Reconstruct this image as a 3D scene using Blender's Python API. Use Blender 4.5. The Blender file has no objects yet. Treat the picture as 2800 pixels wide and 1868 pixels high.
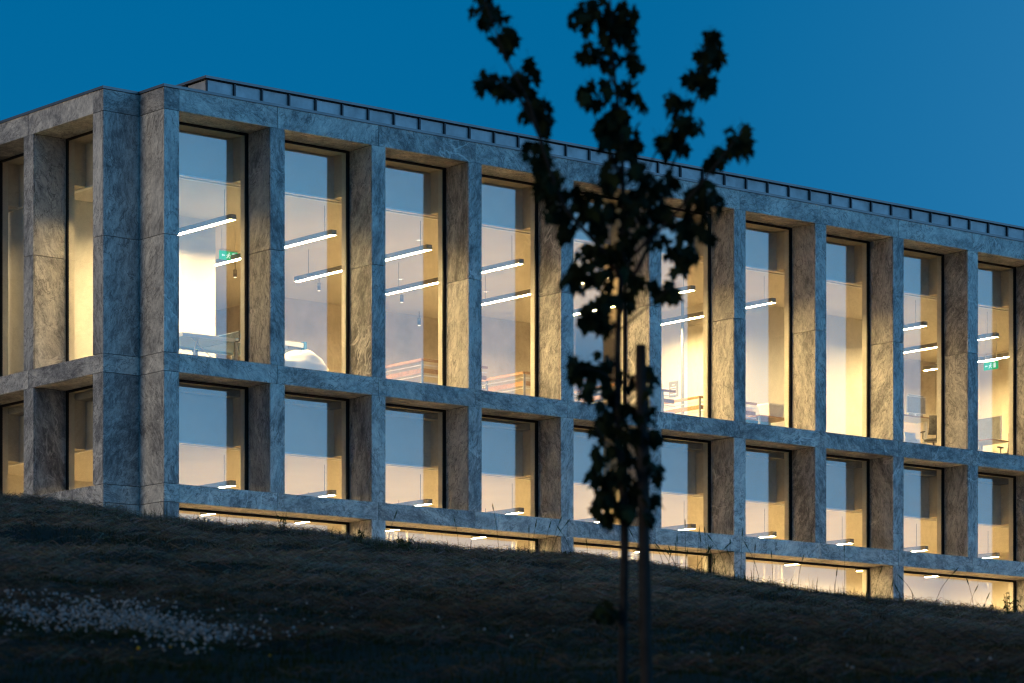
import bpy, math, random
import numpy as np
from mathutils import Vector, Matrix, Euler, noise
random.seed(7); rng = np.random.default_rng(7)
S = bpy.context.scene
COL = S.collection
R = math.radians

# ---------------------------------------------------------------- camera
# world axes follow the building: X along the long front, Y into the building, origin at its near corner, Z = 0 at eye height
CAM = np.array([-38.661, -58.709, 0.0])
FW = np.array([0.63306, 0.77410]); RT = np.array([0.77410, -0.63306])
cam = bpy.data.cameras.new('camera'); cam_ob = bpy.data.objects.new('camera', cam); COL.objects.link(cam_ob)
cam_ob.location = CAM; cam_ob.rotation_euler = (math.pi/2, 0, -math.atan2(FW[0], FW[1]))
cam.sensor_fit = 'HORIZONTAL'; cam.sensor_width = 36.0; cam.lens = 118.144
cam.shift_y = 0.5397; cam.clip_start = 0.5; cam.clip_end = 3000
cam.dof.use_dof = True; cam.dof.focus_distance = 77.0; cam.dof.aperture_fstop = 4.6
S.camera = cam_ob

# ---------------------------------------------------------------- sky
W = bpy.data.worlds.new('World'); S.world = W; W.use_nodes = True
wn = W.node_tree.nodes; wl = W.node_tree.links; wn.clear()
def wnode(t, **k):
    n = wn.new(t)
    for a, b in k.items(): setattr(n, a, b)
    return n
tc = wnode('ShaderNodeTexCoord'); nrm = wnode('ShaderNodeVectorMath', operation='NORMALIZE'); wl.new(tc.outputs['Generated'], nrm.inputs[0])
sep = wnode('ShaderNodeSeparateXYZ'); wl.new(nrm.outputs[0], sep.inputs[0])
dot = wnode('ShaderNodeVectorMath', operation='DOT_PRODUCT'); wl.new(nrm.outputs[0], dot.inputs[0]); dot.inputs[1].default_value = (0.72, -0.69, 0.0)
mr = wnode('ShaderNodeMapRange', interpolation_type='SMOOTHSTEP'); wl.new(dot.outputs['Value'], mr.inputs['Value'])
mr.inputs['From Min'].default_value = -0.07; mr.inputs['From Max'].default_value = 1.0
def ramp(stops):
    n = wnode('ShaderNodeValToRGB'); e = n.color_ramp.elements
    while len(e) < len(stops): e.new(0.5)
    for i, (p, c) in enumerate(stops): e[i].position = p; e[i].color = (*c, 1)
    wl.new(sep.outputs['Z'], n.inputs[0]); return n
# elevation ramps: the dark side of the dusk sky and the side that still holds the afterglow
dark = ramp([(0.0, (0.016, 0.180, 0.385)), (0.16, (0.003, 0.152, 0.360)), (0.26, (0.0, 0.136, 0.338)), (1.0, (0.0, 0.07, 0.22))])
glow = ramp([(0.0, (0.60, 0.78, 1.15)), (0.07, (0.47, 0.90, 1.42)), (0.20, (0.34, 0.92, 1.60)), (0.42, (0.09, 0.66, 1.46)), (1.0, (0.0, 0.14, 0.46))])
mx = wnode('ShaderNodeMix', data_type='RGBA'); wl.new(mr.outputs[0], mx.inputs['Factor'])
wl.new(dark.outputs[0], mx.inputs['A']); wl.new(glow.outputs[0], mx.inputs['B'])
bg = wnode('ShaderNodeBackground'); wl.new(mx.outputs['Result'], bg.inputs[0]); bg.inputs[1].default_value = 1.0
wo = wnode('ShaderNodeOutputWorld'); wl.new(bg.outputs[0], wo.inputs[0])

# ---------------------------------------------------------------- one low soft sun: stands in for warm artificial light off to the left
sl = bpy.data.lights.new('standin_sun', 'SUN'); so = bpy.data.objects.new('standin_sun', sl); COL.objects.link(so)
sl.energy = 1.2; sl.angle = R(20); sl.color = (1.0, 0.80, 0.54)
so.rotation_euler = Vector((1.0, -0.20, -0.085)).to_track_quat('-Z', 'Y').to_euler()

S.view_settings.view_transform = 'Standard'; S.view_settings.look = 'None'
S.view_settings.exposure = 0.0; S.view_settings.gamma = 1.0; S.view_settings.use_curve_mapping = False
S.render.engine = 'CYCLES'
S.cycles.use_denoising = True; S.cycles.filter_width = 1.2
try: S.cycles.denoiser = 'OPENIMAGEDENOISE'
except Exception: pass
S.cycles.max_bounces = 10; S.cycles.diffuse_bounces = 6; S.cycles.transparent_max_bounces = 24
S.cycles.sample_clamp_indirect = 6.0; S.cycles.caustics_reflective = False; S.cycles.caustics_refractive = False

# ================================================================ materials
class NT:
    def __init__(s, name):
        s.m = bpy.data.materials.new(name); s.m.use_nodes = True
        s.n = s.m.node_tree.nodes; s.l = s.m.node_tree.links; s.n.clear()
        s.out = s.n.new('ShaderNodeOutputMaterial')
    def node(s, t, ins=None, **k):
        n = s.n.new(t)
        for a, b in k.items(): setattr(n, a, b)
        for a, b in (ins or {}).items(): s.put(n.inputs[a], b)
        return n
    def put(s, sock, v):
        if isinstance(v, bpy.types.NodeSocket): s.l.new(v, sock)
        elif hasattr(v, 'outputs'): s.l.new(v.outputs[0], sock)
        else: sock.default_value = v
    def math(s, op, a, b=0.0, clamp=False):
        n = s.n.new('ShaderNodeMath'); n.operation = op; n.use_clamp = clamp
        s.put(n.inputs[0], a); s.put(n.inputs[1], b); return n.outputs[0]
    def vmath(s, op, a, b=(0, 0, 0)):
        n = s.n.new('ShaderNodeVectorMath'); n.operation = op
        s.put(n.inputs[0], a); s.put(n.inputs[1], b); return n.outputs[0]
    def ramp(s, fac, stops, interp='LINEAR'):
        n = s.n.new('ShaderNodeValToRGB'); e = n.color_ramp.elements; n.color_ramp.interpolation = interp
        while len(e) < len(stops): e.new(0.5)
        for i, (p, c) in enumerate(stops):
            e[i].position = p; e[i].color = (*c, 1) if len(c) == 3 else c
        s.put(n.inputs[0], fac); return n.outputs[0]
    def mix(s, fac, a, b, blend='MIX'):
        n = s.n.new('ShaderNodeMix'); n.data_type = 'RGBA'; n.blend_type = blend
        s.put(n.inputs['Factor'], fac); s.put(n.inputs['A'], a); s.put(n.inputs['B'], b); return n.outputs['Result']
    def noise(s, vec, scale, detail=4, rough=.55, dist=0.0):
        n = s.node('ShaderNodeTexNoise', {'Vector': vec, 'Scale': scale, 'Detail': detail, 'Roughness': rough, 'Distortion': dist}); return n.outputs['Fac']
    def bsdf(s, **k):
        n = s.n.new('ShaderNodeBsdfPrincipled')
        for a, b in k.items(): s.put(n.inputs[a.replace('_', ' ')], b)
        s.l.new(n.outputs[0], s.out.inputs[0]); return n

def stone(name, stretch, tilt):
    t = NT(name)
    pos = t.node('ShaderNodeNewGeometry').outputs['Position']
    rnd = t.node('ShaderNodeObjectInfo').outputs['Random']
    r2 = t.math('FRACT', t.math('MULTIPLY', rnd, 17.31)); r3 = t.math('FRACT', t.math('MULTIPLY', rnd, 91.7))
    off = t.node('ShaderNodeCombineXYZ', {0: t.math('MULTIPLY', rnd, 37.0), 1: t.math('MULTIPLY', r2, 53.0), 2: t.math('MULTIPLY', r3, 29.0)})
    ang = t.math('MULTIPLY', t.math('SUBTRACT', r2, 0.5), tilt)
    eul = t.node('ShaderNodeCombineXYZ', {0: ang, 1: ang, 2: 0.0})
    rot = t.node('ShaderNodeVectorRotate', {'Vector': pos, 'Rotation': eul.outputs[0]}, rotation_type='EULER_XYZ').outputs[0]
    p = t.vmath('ADD', rot, off)
    warp = t.node('ShaderNodeTexNoise', {'Vector': p, 'Scale': 1.3, 'Detail': 3.0}).outputs['Color']
    w = t.vmath('MULTIPLY', t.vmath('SUBTRACT', warp, (.5, .5, .5)), (.34, .34, .34))
    p = t.vmath('ADD', p, w)
    q = t.vmath('MULTIPLY', p, stretch)
    body = t.noise(q, 2.0, 6, .62, .15)
    fleck = t.noise(q, 9.0, 7, .72, .0)
    fine = t.noise(q, 26.0, 5, .75, .0)
    grain = t.noise(pos, 60.0, 3, .6)
    val = t.math('ADD', t.math('ADD', t.math('MULTIPLY', body, .40), t.math('MULTIPLY', fleck, .40)), t.math('MULTIPLY', fine, .20))
    val = t.math('ADD', val, t.math('MULTIPLY', t.math('SUBTRACT', r3, .5), .10))
    col = t.ramp(val, [(.365, (.115, .108, .105)), (.437, (.24, .227, .214)), (.490, (.385, .362, .332)), (.540, (.515, .482, .434)), (.635, (.73, .685, .605))])
    # dark veins: thin ridges of two stretched noises
    v1 = t.math('ABSOLUTE', t.math('SUBTRACT', t.noise(q, 4.2, 5, .62, .7), .5))
    vein = t.ramp(v1, [(0.0, (.8, .8, .8)), (.012, (.35, .35, .35)), (.03, (0, 0, 0))])
    mask = t.ramp(t.noise(p, 1.1, 2), [(.36, (0, 0, 0)), (.55, (1, 1, 1))])
    col = t.mix(t.math('MULTIPLY', vein, mask), col, (.085, .076, .073, 1))
    wq = t.vmath('ADD', q, t.vmath('MULTIPLY', t.vmath('SUBTRACT', t.node('ShaderNodeTexNoise', {'Vector': q, 'Scale': 5.0, 'Detail': 4.0}).outputs['Color'], (.5, .5, .5)), (.55, .55, .55)))
    vo = t.node('ShaderNodeTexVoronoi', {'Vector': wq, 'Scale': 3.6}, feature='DISTANCE_TO_EDGE').outputs['Distance']
    crack = t.ramp(vo, [(0.0, (.75, .75, .75)), (.017, (.35, .35, .35)), (.04, (0, 0, 0))])
    m3 = t.ramp(t.noise(p, 1.6, 3), [(.44, (0, 0, 0)), (.60, (1, 1, 1))])
    col = t.mix(t.math('MULTIPLY', crack, m3), col, (.10, .088, .082, 1))
    v2 = t.math('ABSOLUTE', t.math('SUBTRACT', t.noise(p, 0.9, 4, .55, .8), .5))
    pale = t.ramp(v2, [(0.0, (.8, .8, .8)), (.008, (.4, .4, .4)), (.02, (0, 0, 0))])
    m2 = t.ramp(t.noise(p, .7, 1), [(.55, (0, 0, 0)), (.68, (1, 1, 1))])
    col = t.mix(t.math('MULTIPLY', pale, m2), col, (.78, .74, .67, 1))
    col = t.mix(.55, col, t.ramp(grain, [(.3, (.35, .35, .35)), (.7, (.65, .65, .65))]), 'OVERLAY')
    b = t.node('ShaderNodeBump', {'Strength': .35, 'Distance': .006, 'Height': t.math('ADD', fine, t.math('MULTIPLY', grain, .5))})
    t.bsdf(Base_Color=col, Roughness=.55, Normal=b.outputs[0], Specular_IOR_Level=.35)
    return t.m

def plain(name, col, rough=.5, metal=0.0, var=.12, scale=3.0, bump=0.0, spec=.4):
    t = NT(name); pos = t.node('ShaderNodeNewGeometry').outputs['Position']
    n = t.noise(pos, scale, 5, .6)
    d = tuple(c*(1-var) for c in col); l = tuple(min(1, c*(1+var)) for c in col)
    c = t.ramp(n, [(.3, d), (.7, l)])
    k = dict(Base_Color=c, Roughness=rough, Metallic=metal, Specular_IOR_Level=spec)
    if bump: k['Normal'] = t.node('ShaderNodeBump', {'Strength': bump, 'Distance': .01, 'Height': t.noise(pos, scale*9, 4)}).outputs[0]
    t.bsdf(**k); return t.m

def emit(name, col, strength):
    t = NT(name); e = t.node('ShaderNodeEmission', {'Color': (*col, 1), 'Strength': strength}); t.l.new(e.outputs[0], t.out.inputs[0]); return t.m

def glass(name, f0, streaks=False):
    t = NT(name); g = t.node('ShaderNodeNewGeometry')
    d = t.node('ShaderNodeVectorMath', {0: g.outputs['Normal'], 1: g.outputs['Incoming']}, operation='DOT_PRODUCT').outputs['Value']
    fr = t.math('POWER', t.math('SUBTRACT', 1.0, t.math('ABSOLUTE', d)), 5.0)
    fac = t.math('ADD', t.math('MULTIPLY', fr, 1.0-f0), f0, True)
    tr = t.node('ShaderNodeBsdfTransparent', {'Color': (.97, .98, .965, 1)})
    gl = t.node('ShaderNodeBsdfGlossy', {'Color': (1, 1, 1, 1), 'Roughness': 0.0})
    m = t.node('ShaderNodeMixShader', {0: fac, 1: tr.outputs[0], 2: gl.outputs[0]})
    res = m.outputs[0]
    if streaks:   # dried runs of water on the lowest panes
        p = t.vmath('MULTIPLY', g.outputs['Position'], (14.0, 14.0, .55))
        a = t.noise(p, 1.0, 3, .6, .15)
        line = t.ramp(a, [(.60, (0, 0, 0)), (.66, (.5, .5, .5)), (.70, (.1, .1, .1))])
        patch = t.ramp(t.noise(g.outputs['Position'], .45, 1), [(.45, (0, 0, 0)), (.62, (1, 1, 1))])
        sc = t.math('MULTIPLY', t.math('MULTIPLY', line, patch), .75)
        tl = t.node('ShaderNodeBsdfTranslucent', {'Color': (.9, .9, .88, 1)})
        res = t.node('ShaderNodeMixShader', {0: sc, 1: res, 2: tl.outputs[0]}).outputs[0]
    t.l.new(res, t.out.inputs[0]); return t.m

M = dict(
    stone_up=stone('stone_upright_grain', (1.15, 1.15, .40), 1.1),
    stone_flat=stone('stone_level_grain', (.62, .62, 1.15), 1.8),
    frame=plain('dark_bronze_frame', (.022, .020, .018), .35, .6, .1),
    coping=plain('dark_zinc_coping', (.16, .16, .165), .4, .7, .15, 1.5),
    zinc=plain('grey_zinc_sheet', (.36, .365, .37), .5, .35, .28, 2.2),
    seam=plain('dark_zinc_seam', (.05, .05, .055), .45, .6),
    plaster=plain('warm_white_plaster', (.64, .60, .52), .85, 0, .05, 1.2),
    reveal=plain('beige_reveal_board', (.56, .49, .38), .7, 0, .06, 1.5),
    white=plain('white_wall_paint', (.70, .68, .63), .8, 0, .03, 1.0),
    concrete=plain('grey_fair_faced_concrete', (.47, .42, .35), .8, 0, .22, 1.1, .2),
    ceiling=plain('pale_ceiling_board', (.70, .65, .56), .85, 0, .04, 1.0),
    trim=plain('white_trim', (.85, .83, .78), .5),
    floor=plain('grey_carpet_floor', (.27, .25, .22), .8, 0, .12, .8), floor_low=plain('pale_screed_floor', (.52, .48, .42), .5, 0, .1, .8),
    core=plain('dark_backing', (.03, .03, .03), .9),
    housing=plain('grey_lamp_housing', (.16, .15, .14), .4, .5),
    glow=emit('lamp_diffuser', (1.0, .69, .30), 385.0),
    spot=emit('spotlight_lens', (1.0, .78, .5), 3.0),
    pane=glass('window_glass', .118), pane_low=glass('window_glass_streaked', .12, True),
    black=plain('black_plastic', (.018, .018, .018), .45),
    bounce_pale=plain('pale_bounce_concrete', (.40, .37, .32), .8, 0, .1, 1.5),
    steel=plain('grey_painted_steel', (.26, .27, .28), .4, .5),
    alu=plain('brushed_aluminium', (.62, .62, .62), .35, .8),
    wood=plain('oak_wood', (.30, .165, .075), .5, 0, .25, 6.0),
    blue=plain('blue_table_top', (.05, .17, .34), .4),
    whitep=plain('white_plastic', (.80, .79, .76), .45, 0, .03),
    cloth=plain('white_cotton', (.82, .78, .72), .9, 0, .04, 4.0, .3),
    grey=plain('grey_fabric', (.13, .135, .14), .9, 0, .15, 8.0),
    red=plain('red_paint', (.55, .05, .03), .4),
    card=plain('grey_card', (.20, .20, .21), .7),
    ink=plain('black_ink', (.02, .02, .02), .7),
    bark=plain('young_maple_bark', (.024, .021, .019), .9, 0, .35, 14.0, .5, .08),
    stake=plain('round_timber_stake', (.024, .021, .019), .9, 0, .3, 9.0, .4, .08),
    tie=plain('rubber_tree_tie', (.02, .02, .02), .8),
)
def leafmat(name, col, trans):
    t = NT(name); rnd = t.node('ShaderNodeObjectInfo').outputs['Random']; pos = t.node('ShaderNodeNewGeometry').outputs['Position']
    n = t.math('ADD', t.math('MULTIPLY', rnd, .6), t.math('MULTIPLY', t.noise(pos, 6.0, 3), .4))
    c = t.ramp(n, [(.2, tuple(x*.6 for x in col)), (.8, tuple(x*1.35 for x in col))])
    d = t.node('ShaderNodeBsdfPrincipled', {'Base Color': c, 'Roughness': .8, 'Specular IOR Level': .06})
    tl = t.node('ShaderNodeBsdfTranslucent', {'Color': c})
    m = t.node('ShaderNodeMixShader', {0: trans, 1: d.outputs[0], 2: tl.outputs[0]}); t.l.new(m.outputs[0], t.out.inputs[0]); return t.m
M['leaf'] = leafmat('maple_leaf', (.010, .018, .007), .10)
M['weed'] = leafmat('weed_leaf', (.030, .050, .016), .15)
def attrmat(name, rough, trans=.15):
    t = NT(name); a = t.node('ShaderNodeAttribute', attribute_name='tint').outputs['Color']
    d = t.node('ShaderNodeBsdfPrincipled', {'Base Color': a, 'Roughness': rough, 'Specular IOR Level': .04})
    tl = t.node('ShaderNodeBsdfTranslucent', {'Color': a})
    m = t.node('ShaderNodeMixShader', {0: trans, 1: d.outputs[0], 2: tl.outputs[0]}); t.l.new(m.outputs[0], t.out.inputs[0]); return t.m
M['grass'] = attrmat('grass_blades', .8)
M['hay'] = attrmat('dry_cut_grass', .9, .05)
M['flower'] = attrmat('clover_heads', .9, .1)
def groundmat():
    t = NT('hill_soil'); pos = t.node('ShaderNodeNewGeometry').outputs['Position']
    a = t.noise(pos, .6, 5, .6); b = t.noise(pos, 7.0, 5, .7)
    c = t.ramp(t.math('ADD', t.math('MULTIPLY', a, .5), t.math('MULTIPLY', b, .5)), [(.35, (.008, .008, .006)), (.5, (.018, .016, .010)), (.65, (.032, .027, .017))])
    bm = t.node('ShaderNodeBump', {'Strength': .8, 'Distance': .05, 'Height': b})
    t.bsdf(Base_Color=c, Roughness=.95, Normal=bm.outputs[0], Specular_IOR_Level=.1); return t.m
M['soil'] = groundmat()

# ================================================================ helpers
_cache = {}
def link(name, data, parent=None, loc=(0, 0, 0), rot=(0, 0, 0)):
    o = bpy.data.objects.new(name, data); COL.objects.link(o); o.location = loc; o.rotation_euler = rot
    if parent is not None: o.parent = parent
    return o
BOXF = [(0, 3, 2, 1), (4, 5, 6, 7), (0, 1, 5, 4), (1, 2, 6, 5), (2, 3, 7, 6), (3, 0, 4, 7)]
def boxmesh(name, dx, dy, dz, mat):
    k = (round(dx, 4), round(dy, 4), round(dz, 4), mat)
    if k not in _cache:
        x, y, z = dx/2, dy/2, dz/2
        me = bpy.data.meshes.new(name)
        me.from_pydata([(-x, -y, -z), (x, -y, -z), (x, y, -z), (-x, y, -z), (-x, -y, z), (x, -y, z), (x, y, z), (-x, y, z)], [], BOXF)
        me.materials.append(M[mat]); _cache[k] = me
    return _cache[k]
def box(name, x0, x1, y0, y1, z0, z1, mat, parent=None):
    """A box given in world coordinates; parents here sit unrotated, so the child is offset from its parent chain."""
    c = Vector(((x0+x1)/2, (y0+y1)/2, (z0+z1)/2)); p = parent
    while p is not None: c -= p.location; p = p.parent
    return link(name, boxmesh(name, abs(x1-x0), abs(y1-y0), abs(z1-z0), mat), parent, c)
def empty(name, loc=(0, 0, 0), parent=None):
    return link(name, None, parent, loc)
class MB:
    """Collects simple shapes into one mesh."""
    def __init__(s): s.v = []; s.f = []; s.sm = []
    def box(s, x0, x1, y0, y1, z0, z1, rz=0.0, ctr=None):
        b = len(s.v); P = [(x0, y0, z0), (x1, y0, z0), (x1, y1, z0), (x0, y1, z0), (x0, y0, z1), (x1, y0, z1), (x1, y1, z1), (x0, y1, z1)]
        s.v += P; s.f += [tuple(b+i for i in q) for q in BOXF]; s.sm += [False]*6
    def tube(s, pts, radii, n=8, cap=True):
        pts = [Vector(p) for p in pts]; rings = []
        for i, p in enumerate(pts):
            d = (pts[min(i+1, len(pts)-1)]-pts[max(i-1, 0)]).normalized()
            a = d.cross(Vector((0, 0, 1)) if abs(d.z) < .9 else Vector((1, 0, 0))).normalized(); b = d.cross(a)
            r = radii[i] if isinstance(radii, (list, tuple)) else radii
            k = len(s.v); rings.append(k)
            for j in range(n):
                t = 2*math.pi*j/n; s.v.append(tuple(p+a*(r*math.cos(t))+b*(r*math.sin(t))))
        for i in range(len(rings)-1):
            for j in range(n):
                s.f.append((rings[i]+j, rings[i]+(j+1) % n, rings[i+1]+(j+1) % n, rings[i+1]+j)); s.sm.append(True)
        if cap:
            s.f.append(tuple(rings[0]+j for j in range(n))); s.sm.append(False)
            s.f.append(tuple(rings[-1]+j for j in reversed(range(n)))); s.sm.append(False)
    def mesh(s, name, mat):
        me = bpy.data.meshes.new(name); me.from_pydata(s.v, [], s.f); me.materials.append(M[mat])
        me.polygons.foreach_set('use_smooth', s.sm); me.update(); return me
    def build(s, name, mat, parent=None, loc=(0, 0, 0), rot=(0, 0, 0)): return link(name, s.mesh(name, mat), parent, loc, rot)
def tag(o, label=None, cat=None, group=None, kind=None):
    for k, v in (('label', label), ('category', cat), ('group', group), ('kind', kind)):
        if v: o[k] = v
    return o
def copy_tree(o, parent=None):
    c = o.copy(); COL.objects.link(c)
    if parent is not None: c.parent = parent
    for ch in list(o.children): copy_tree(ch, c)
    return c
ORD = ['', 'first', 'second', 'third', 'fourth', 'fifth', 'sixth', 'seventh', 'eighth', 'ninth', 'tenth', 'eleventh', 'twelfth']
def C2W(x, D, z): 
    p = CAM[:2] + RT*x + FW*D
    return (float(p[0]), float(p[1]), float(z))

# ================================================================ ground
CREST_A = np.array([-.1524, -.1265, -.0992, -.0379, .0162, .0661, .1121, .1523])
CREST_E = np.array([.1204, .1172, .1140, .1074, .1025, .0962, .0897, .0853])
def hill_base(x, D):
    x = np.asarray(x, float); D = np.asarray(D, float)
    a = np.clip(x/40.0, -.24, .24)
    e = np.interp(a, CREST_A, CREST_E)
    e = np.where(a < CREST_A[0], CREST_E[0]+(CREST_A[0]-a)*.08, e); e = np.where(a > CREST_A[-1], CREST_E[-1]-(a-CREST_A[-1])*.08, e)
    lin = .157*(D-9.7); zc = .157*30.3
    k = 1.6                                             # rounded crest at 40 m
    z = zc + .012*(D-40) - np.log1p(np.exp(-(D-40)/k*1.0))*k*(.157-.012)
    z = np.where(D < 0, np.maximum(z, -1.75), z)
    lat = 40*(e-.1189)
    t = np.clip((D-8)/32, 0, 1); w = t*t*(3-2*t)
    far = np.clip((D-55)/15, 0, 1)
    return z + lat*w
def hill(x, D):
    z = hill_base(x, D)
    sh = z.shape; xf = np.ravel(np.broadcast_to(x, sh)); df = np.ravel(np.broadcast_to(D, sh))
    n = np.array([.06*noise.noise((a*.6, b*.5, 0)) + .06*noise.noise((a*1.5, b*1.5, 3)) + .032*noise.noise((a*3.7, b*3.1, 7)) for a, b in zip(xf, df)]).reshape(sh)
    return z + n*np.clip((df.reshape(sh)-2)/6, 0, 1)*np.clip((70-df.reshape(sh))/15, 0, 1)
def make_ground():
    Ds = np.concatenate([[-1500, -500, -150, -60, -25, -12, -6, -3, 0, 2, 4, 6, 8, 10, 12], np.arange(13, 46, .2), [48, 51, 55, 60, 66, 72, 80, 95, 120, 170, 260, 500, 1000, 2000]])
    xs = np.concatenate([[-1500, -500, -200, -90, -45, -25, -16], np.arange(-12, 12.01, .2), [16, 25, 45, 90, 200, 500, 1500]])
    X, Dg = np.meshgrid(xs, Ds); Z = hill(X, Dg)
    co = np.stack([CAM[0]+RT[0]*X+FW[0]*Dg, CAM[1]+RT[1]*X+FW[1]*Dg, Z], -1).reshape(-1, 3)
    nx, ny = len(xs), len(Ds); i = np.arange((ny-1)*(nx-1)); r, c = i//(nx-1), i % (nx-1); k = r*nx+c
    F = np.stack([k, k+1, k+nx+1, k+nx], 1)
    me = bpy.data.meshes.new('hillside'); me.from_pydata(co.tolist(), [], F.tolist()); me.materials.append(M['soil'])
    me.polygons.foreach_set('use_smooth', np.ones(len(F), bool)); me.update()
    tag(link('hillside', me), 'dark grassy hillside sloping down to the right before the building', None, None, 'structure')
make_ground()

for a in ((-6.0, 33.0, -4.5, -.003), (-6.0, -.884, -.002, 16.0)):  # pale strip added out of view to throw window light up at soffits
    tag(box('bounce_strip', a[0], a[1], a[2], a[3], 4.6, 5.55, 'bounce_pale', None), 'unseen pale strip added to bounce window light onto the soffits', None, None, 'structure')
# ================================================================ the building
P, PW, WC, DEP = 2.70, .375, .373, .813            # bay pitch, pillar width, corner pillar, reveal depth
Z_COP, Z_TOP, Z_LIN, Z_UB, Z_BB, Z_RB, Z_CB, Z_BASE = 16.868, 16.808, 16.354, 11.291, 10.90, 8.562, 8.18, 5.6
A_U, B_V, WA, PL, WL = -.880, .958, .403, 2.785, .399
NB, NL = 12, 5
G = .006                                            # half joint
bld = empty('office_building', (0, 0, 4.0))
tag(bld, 'stone clad office building with deep lit window bays on the hilltop', 'building')
def s_(k): return WC+(k-1)*P                        # start and end of opening k on the long front
def e_(k): return WC+k*P-PW
def ls_(k): return B_V+WA+(k-1)*PL
def le_(k): return B_V+WA+k*PL-WL
def panel(x0, x1, y0, y1, z0, z1, mat): return box('stone_panel', x0, x1, y0, y1, z0, z1, mat, bld)
T = .04                                             # panel thickness
ZJ = 13.75                                          # joint halfway up the tall pillars
def vsplit(z0, z1): return [(z0+G, ZJ-G), (ZJ+G, z1-G)] if z0 < ZJ-.5 and z1 > ZJ+.5 else [(z0+G, z1-G)]
ROWS = [(Z_UB, Z_LIN), (Z_RB, Z_BB), (Z_BASE, Z_CB)]
BEAMS = [(Z_LIN, Z_TOP), (Z_BB, Z_UB), (Z_CB, Z_RB)]
# --- long front: pillars with both jambs
for k in range(1, NB+1):
    for r, (z0, z1) in enumerate(ROWS):
        if r == 2 and k % 2: continue
        for a, b in vsplit(z0, z1):
            panel(e_(k), s_(k+1), 0, T, a, b, 'stone_up')
            panel(e_(k), e_(k)+T, T+G, DEP, a, b, 'stone_up')
            panel(s_(k+1)-T, s_(k+1), T+G, DEP, a, b, 'stone_up')
        box('pillar_core', e_(k)+T+.005, s_(k+1)-T-.005, T+.01, DEP-.02, z0, z1, 'core', bld)
mid = [WC] + [e_(k)+PW/2 for k in range(1, NB+1)]
for (z0, z1) in BEAMS:
    for a, b in zip(mid[:-1], mid[1:]): panel(a+G, b-G, 0, T, z0, z1, 'stone_flat')
    box('beam_core', WC, mid[-1], T+.01, .99, z0+T+.01, z1-.045, 'core', bld)
# soffits and sills of every opening
for k in range(1, NB+1):
    for (z0, z1) in BEAMS[:2]:
        panel(s_(k), e_(k), T+G, DEP, z0+.002, z0+T, 'stone_flat')
    if k % 2 and k < NB: panel(s_(k), e_(k+1), T+G, DEP, Z_CB+.002, Z_CB+T, 'stone_flat')
    for z in (Z_UB, Z_RB): panel(s_(k), e_(k), T+G, DEP, z-T, z-.002, 'stone_flat')
# --- near corner with its square notch
LV = [Z_BASE-1.5, Z_CB, Z_RB, Z_BB, Z_UB, ZJ, Z_LIN, Z_TOP]
for z0, z1 in zip(LV[:-1], LV[1:]):
    m = 'stone_flat' if z1-z0 < .6 else 'stone_up'
    panel(0, WC-G if z1-z0 < .6 else WC, 0, T, z0+G, z1-G, m)                       # blue face of the corner pillar
    panel(0, T, T+G, B_V-.002, z0+G, z1-G, m)                                        # its side
    panel(A_U, -.002, B_V, B_V+T, z0+G, z1-G, m)                                     # back of the notch
    panel(A_U, A_U+T, B_V+T+G, B_V+WA, z0+G, z1-G, m)                                # corner pillar of the short front
for (z0, z1) in ROWS:
    for a, b in vsplit(z0, z1):
        panel(WC-T, WC, T+G, DEP, a, b, 'stone_up'); panel(A_U+T+G, A_U+DEP, B_V+WA-T, B_V+WA, a, b, 'stone_up')
box('corner_core', T+.01, WC-T-.01, T+.01, 1.25, Z_BASE-1.5, Z_TOP-.02, 'core', bld)
box('corner_core', A_U+T+.01, T, B_V+T+.01, B_V+WA-T-.01, Z_BASE-1.5, Z_TOP-.02, 'core', bld)
# --- short front
for k in range(1, NL+1):
    for r, (z0, z1) in enumerate(ROWS):
        if r == 2 and k % 2: continue
        for a, b in vsplit(z0, z1):
            panel(A_U, A_U+T, le_(k), ls_(k+1), a, b, 'stone_up')
            panel(A_U+T+G, A_U+DEP, ls_(k+1)-T, ls_(k+1), a, b, 'stone_up')
            panel(A_U+T+G, A_U+DEP, le_(k), le_(k)+T, a, b, 'stone_up')
        box('pillar_core', A_U+T+.01, A_U+DEP-.02, le_(k)+T+.005, ls_(k+1)-T-.005, z0, z1, 'core', bld)
lmid = [B_V+WA] + [le_(k)+WL/2 for k in range(1, NL+1)]
for (z0, z1) in BEAMS:
    for a, b in zip(lmid[:-1], lmid[1:]): panel(A_U, A_U+T, a+G, b-G, z0, z1, 'stone_flat')
    box('beam_core', A_U+T+.01, A_U+.99, B_V+WA, lmid[-1], z0+T+.01, z1-.045, 'core', bld)
for k in range(1, NL+1):
    for (z0, z1) in BEAMS[:2]: panel(A_U+T+G, A_U+DEP, ls_(k), le_(k), z0+.002, z0+T, 'stone_flat')
    if k % 2 and k < NL: panel(A_U+T+G, A_U+DEP, ls_(k), le_(k+1), Z_CB+.002, Z_CB+T, 'stone_flat')
    for z in (Z_UB, Z_RB): panel(A_U+T+G, A_U+DEP, ls_(k), le_(k), z-T, z-.002, 'stone_flat')
# plinth below the lowest windows
XE, YE = mid[-1], lmid[-1]
panel(WC, XE, 0, T, Z_BASE-1.6, Z_BASE, 'stone_flat'); panel(A_U, A_U+T, B_V+WA, YE, Z_BASE-1.6, Z_BASE, 'stone_flat')
# --- copings
def coping(x0, x1, y0, y1): box('coping', x0, x1, y0, y1, Z_TOP+.004, Z_COP, 'coping', bld)
coping(-.02, XE, -.02, .45); coping(-.02, .40, .45, B_V-.02); coping(A_U-.02, .40, B_V-.02, B_V+WA); coping(A_U-.02, A_U+.45, B_V+WA, YE)
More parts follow.
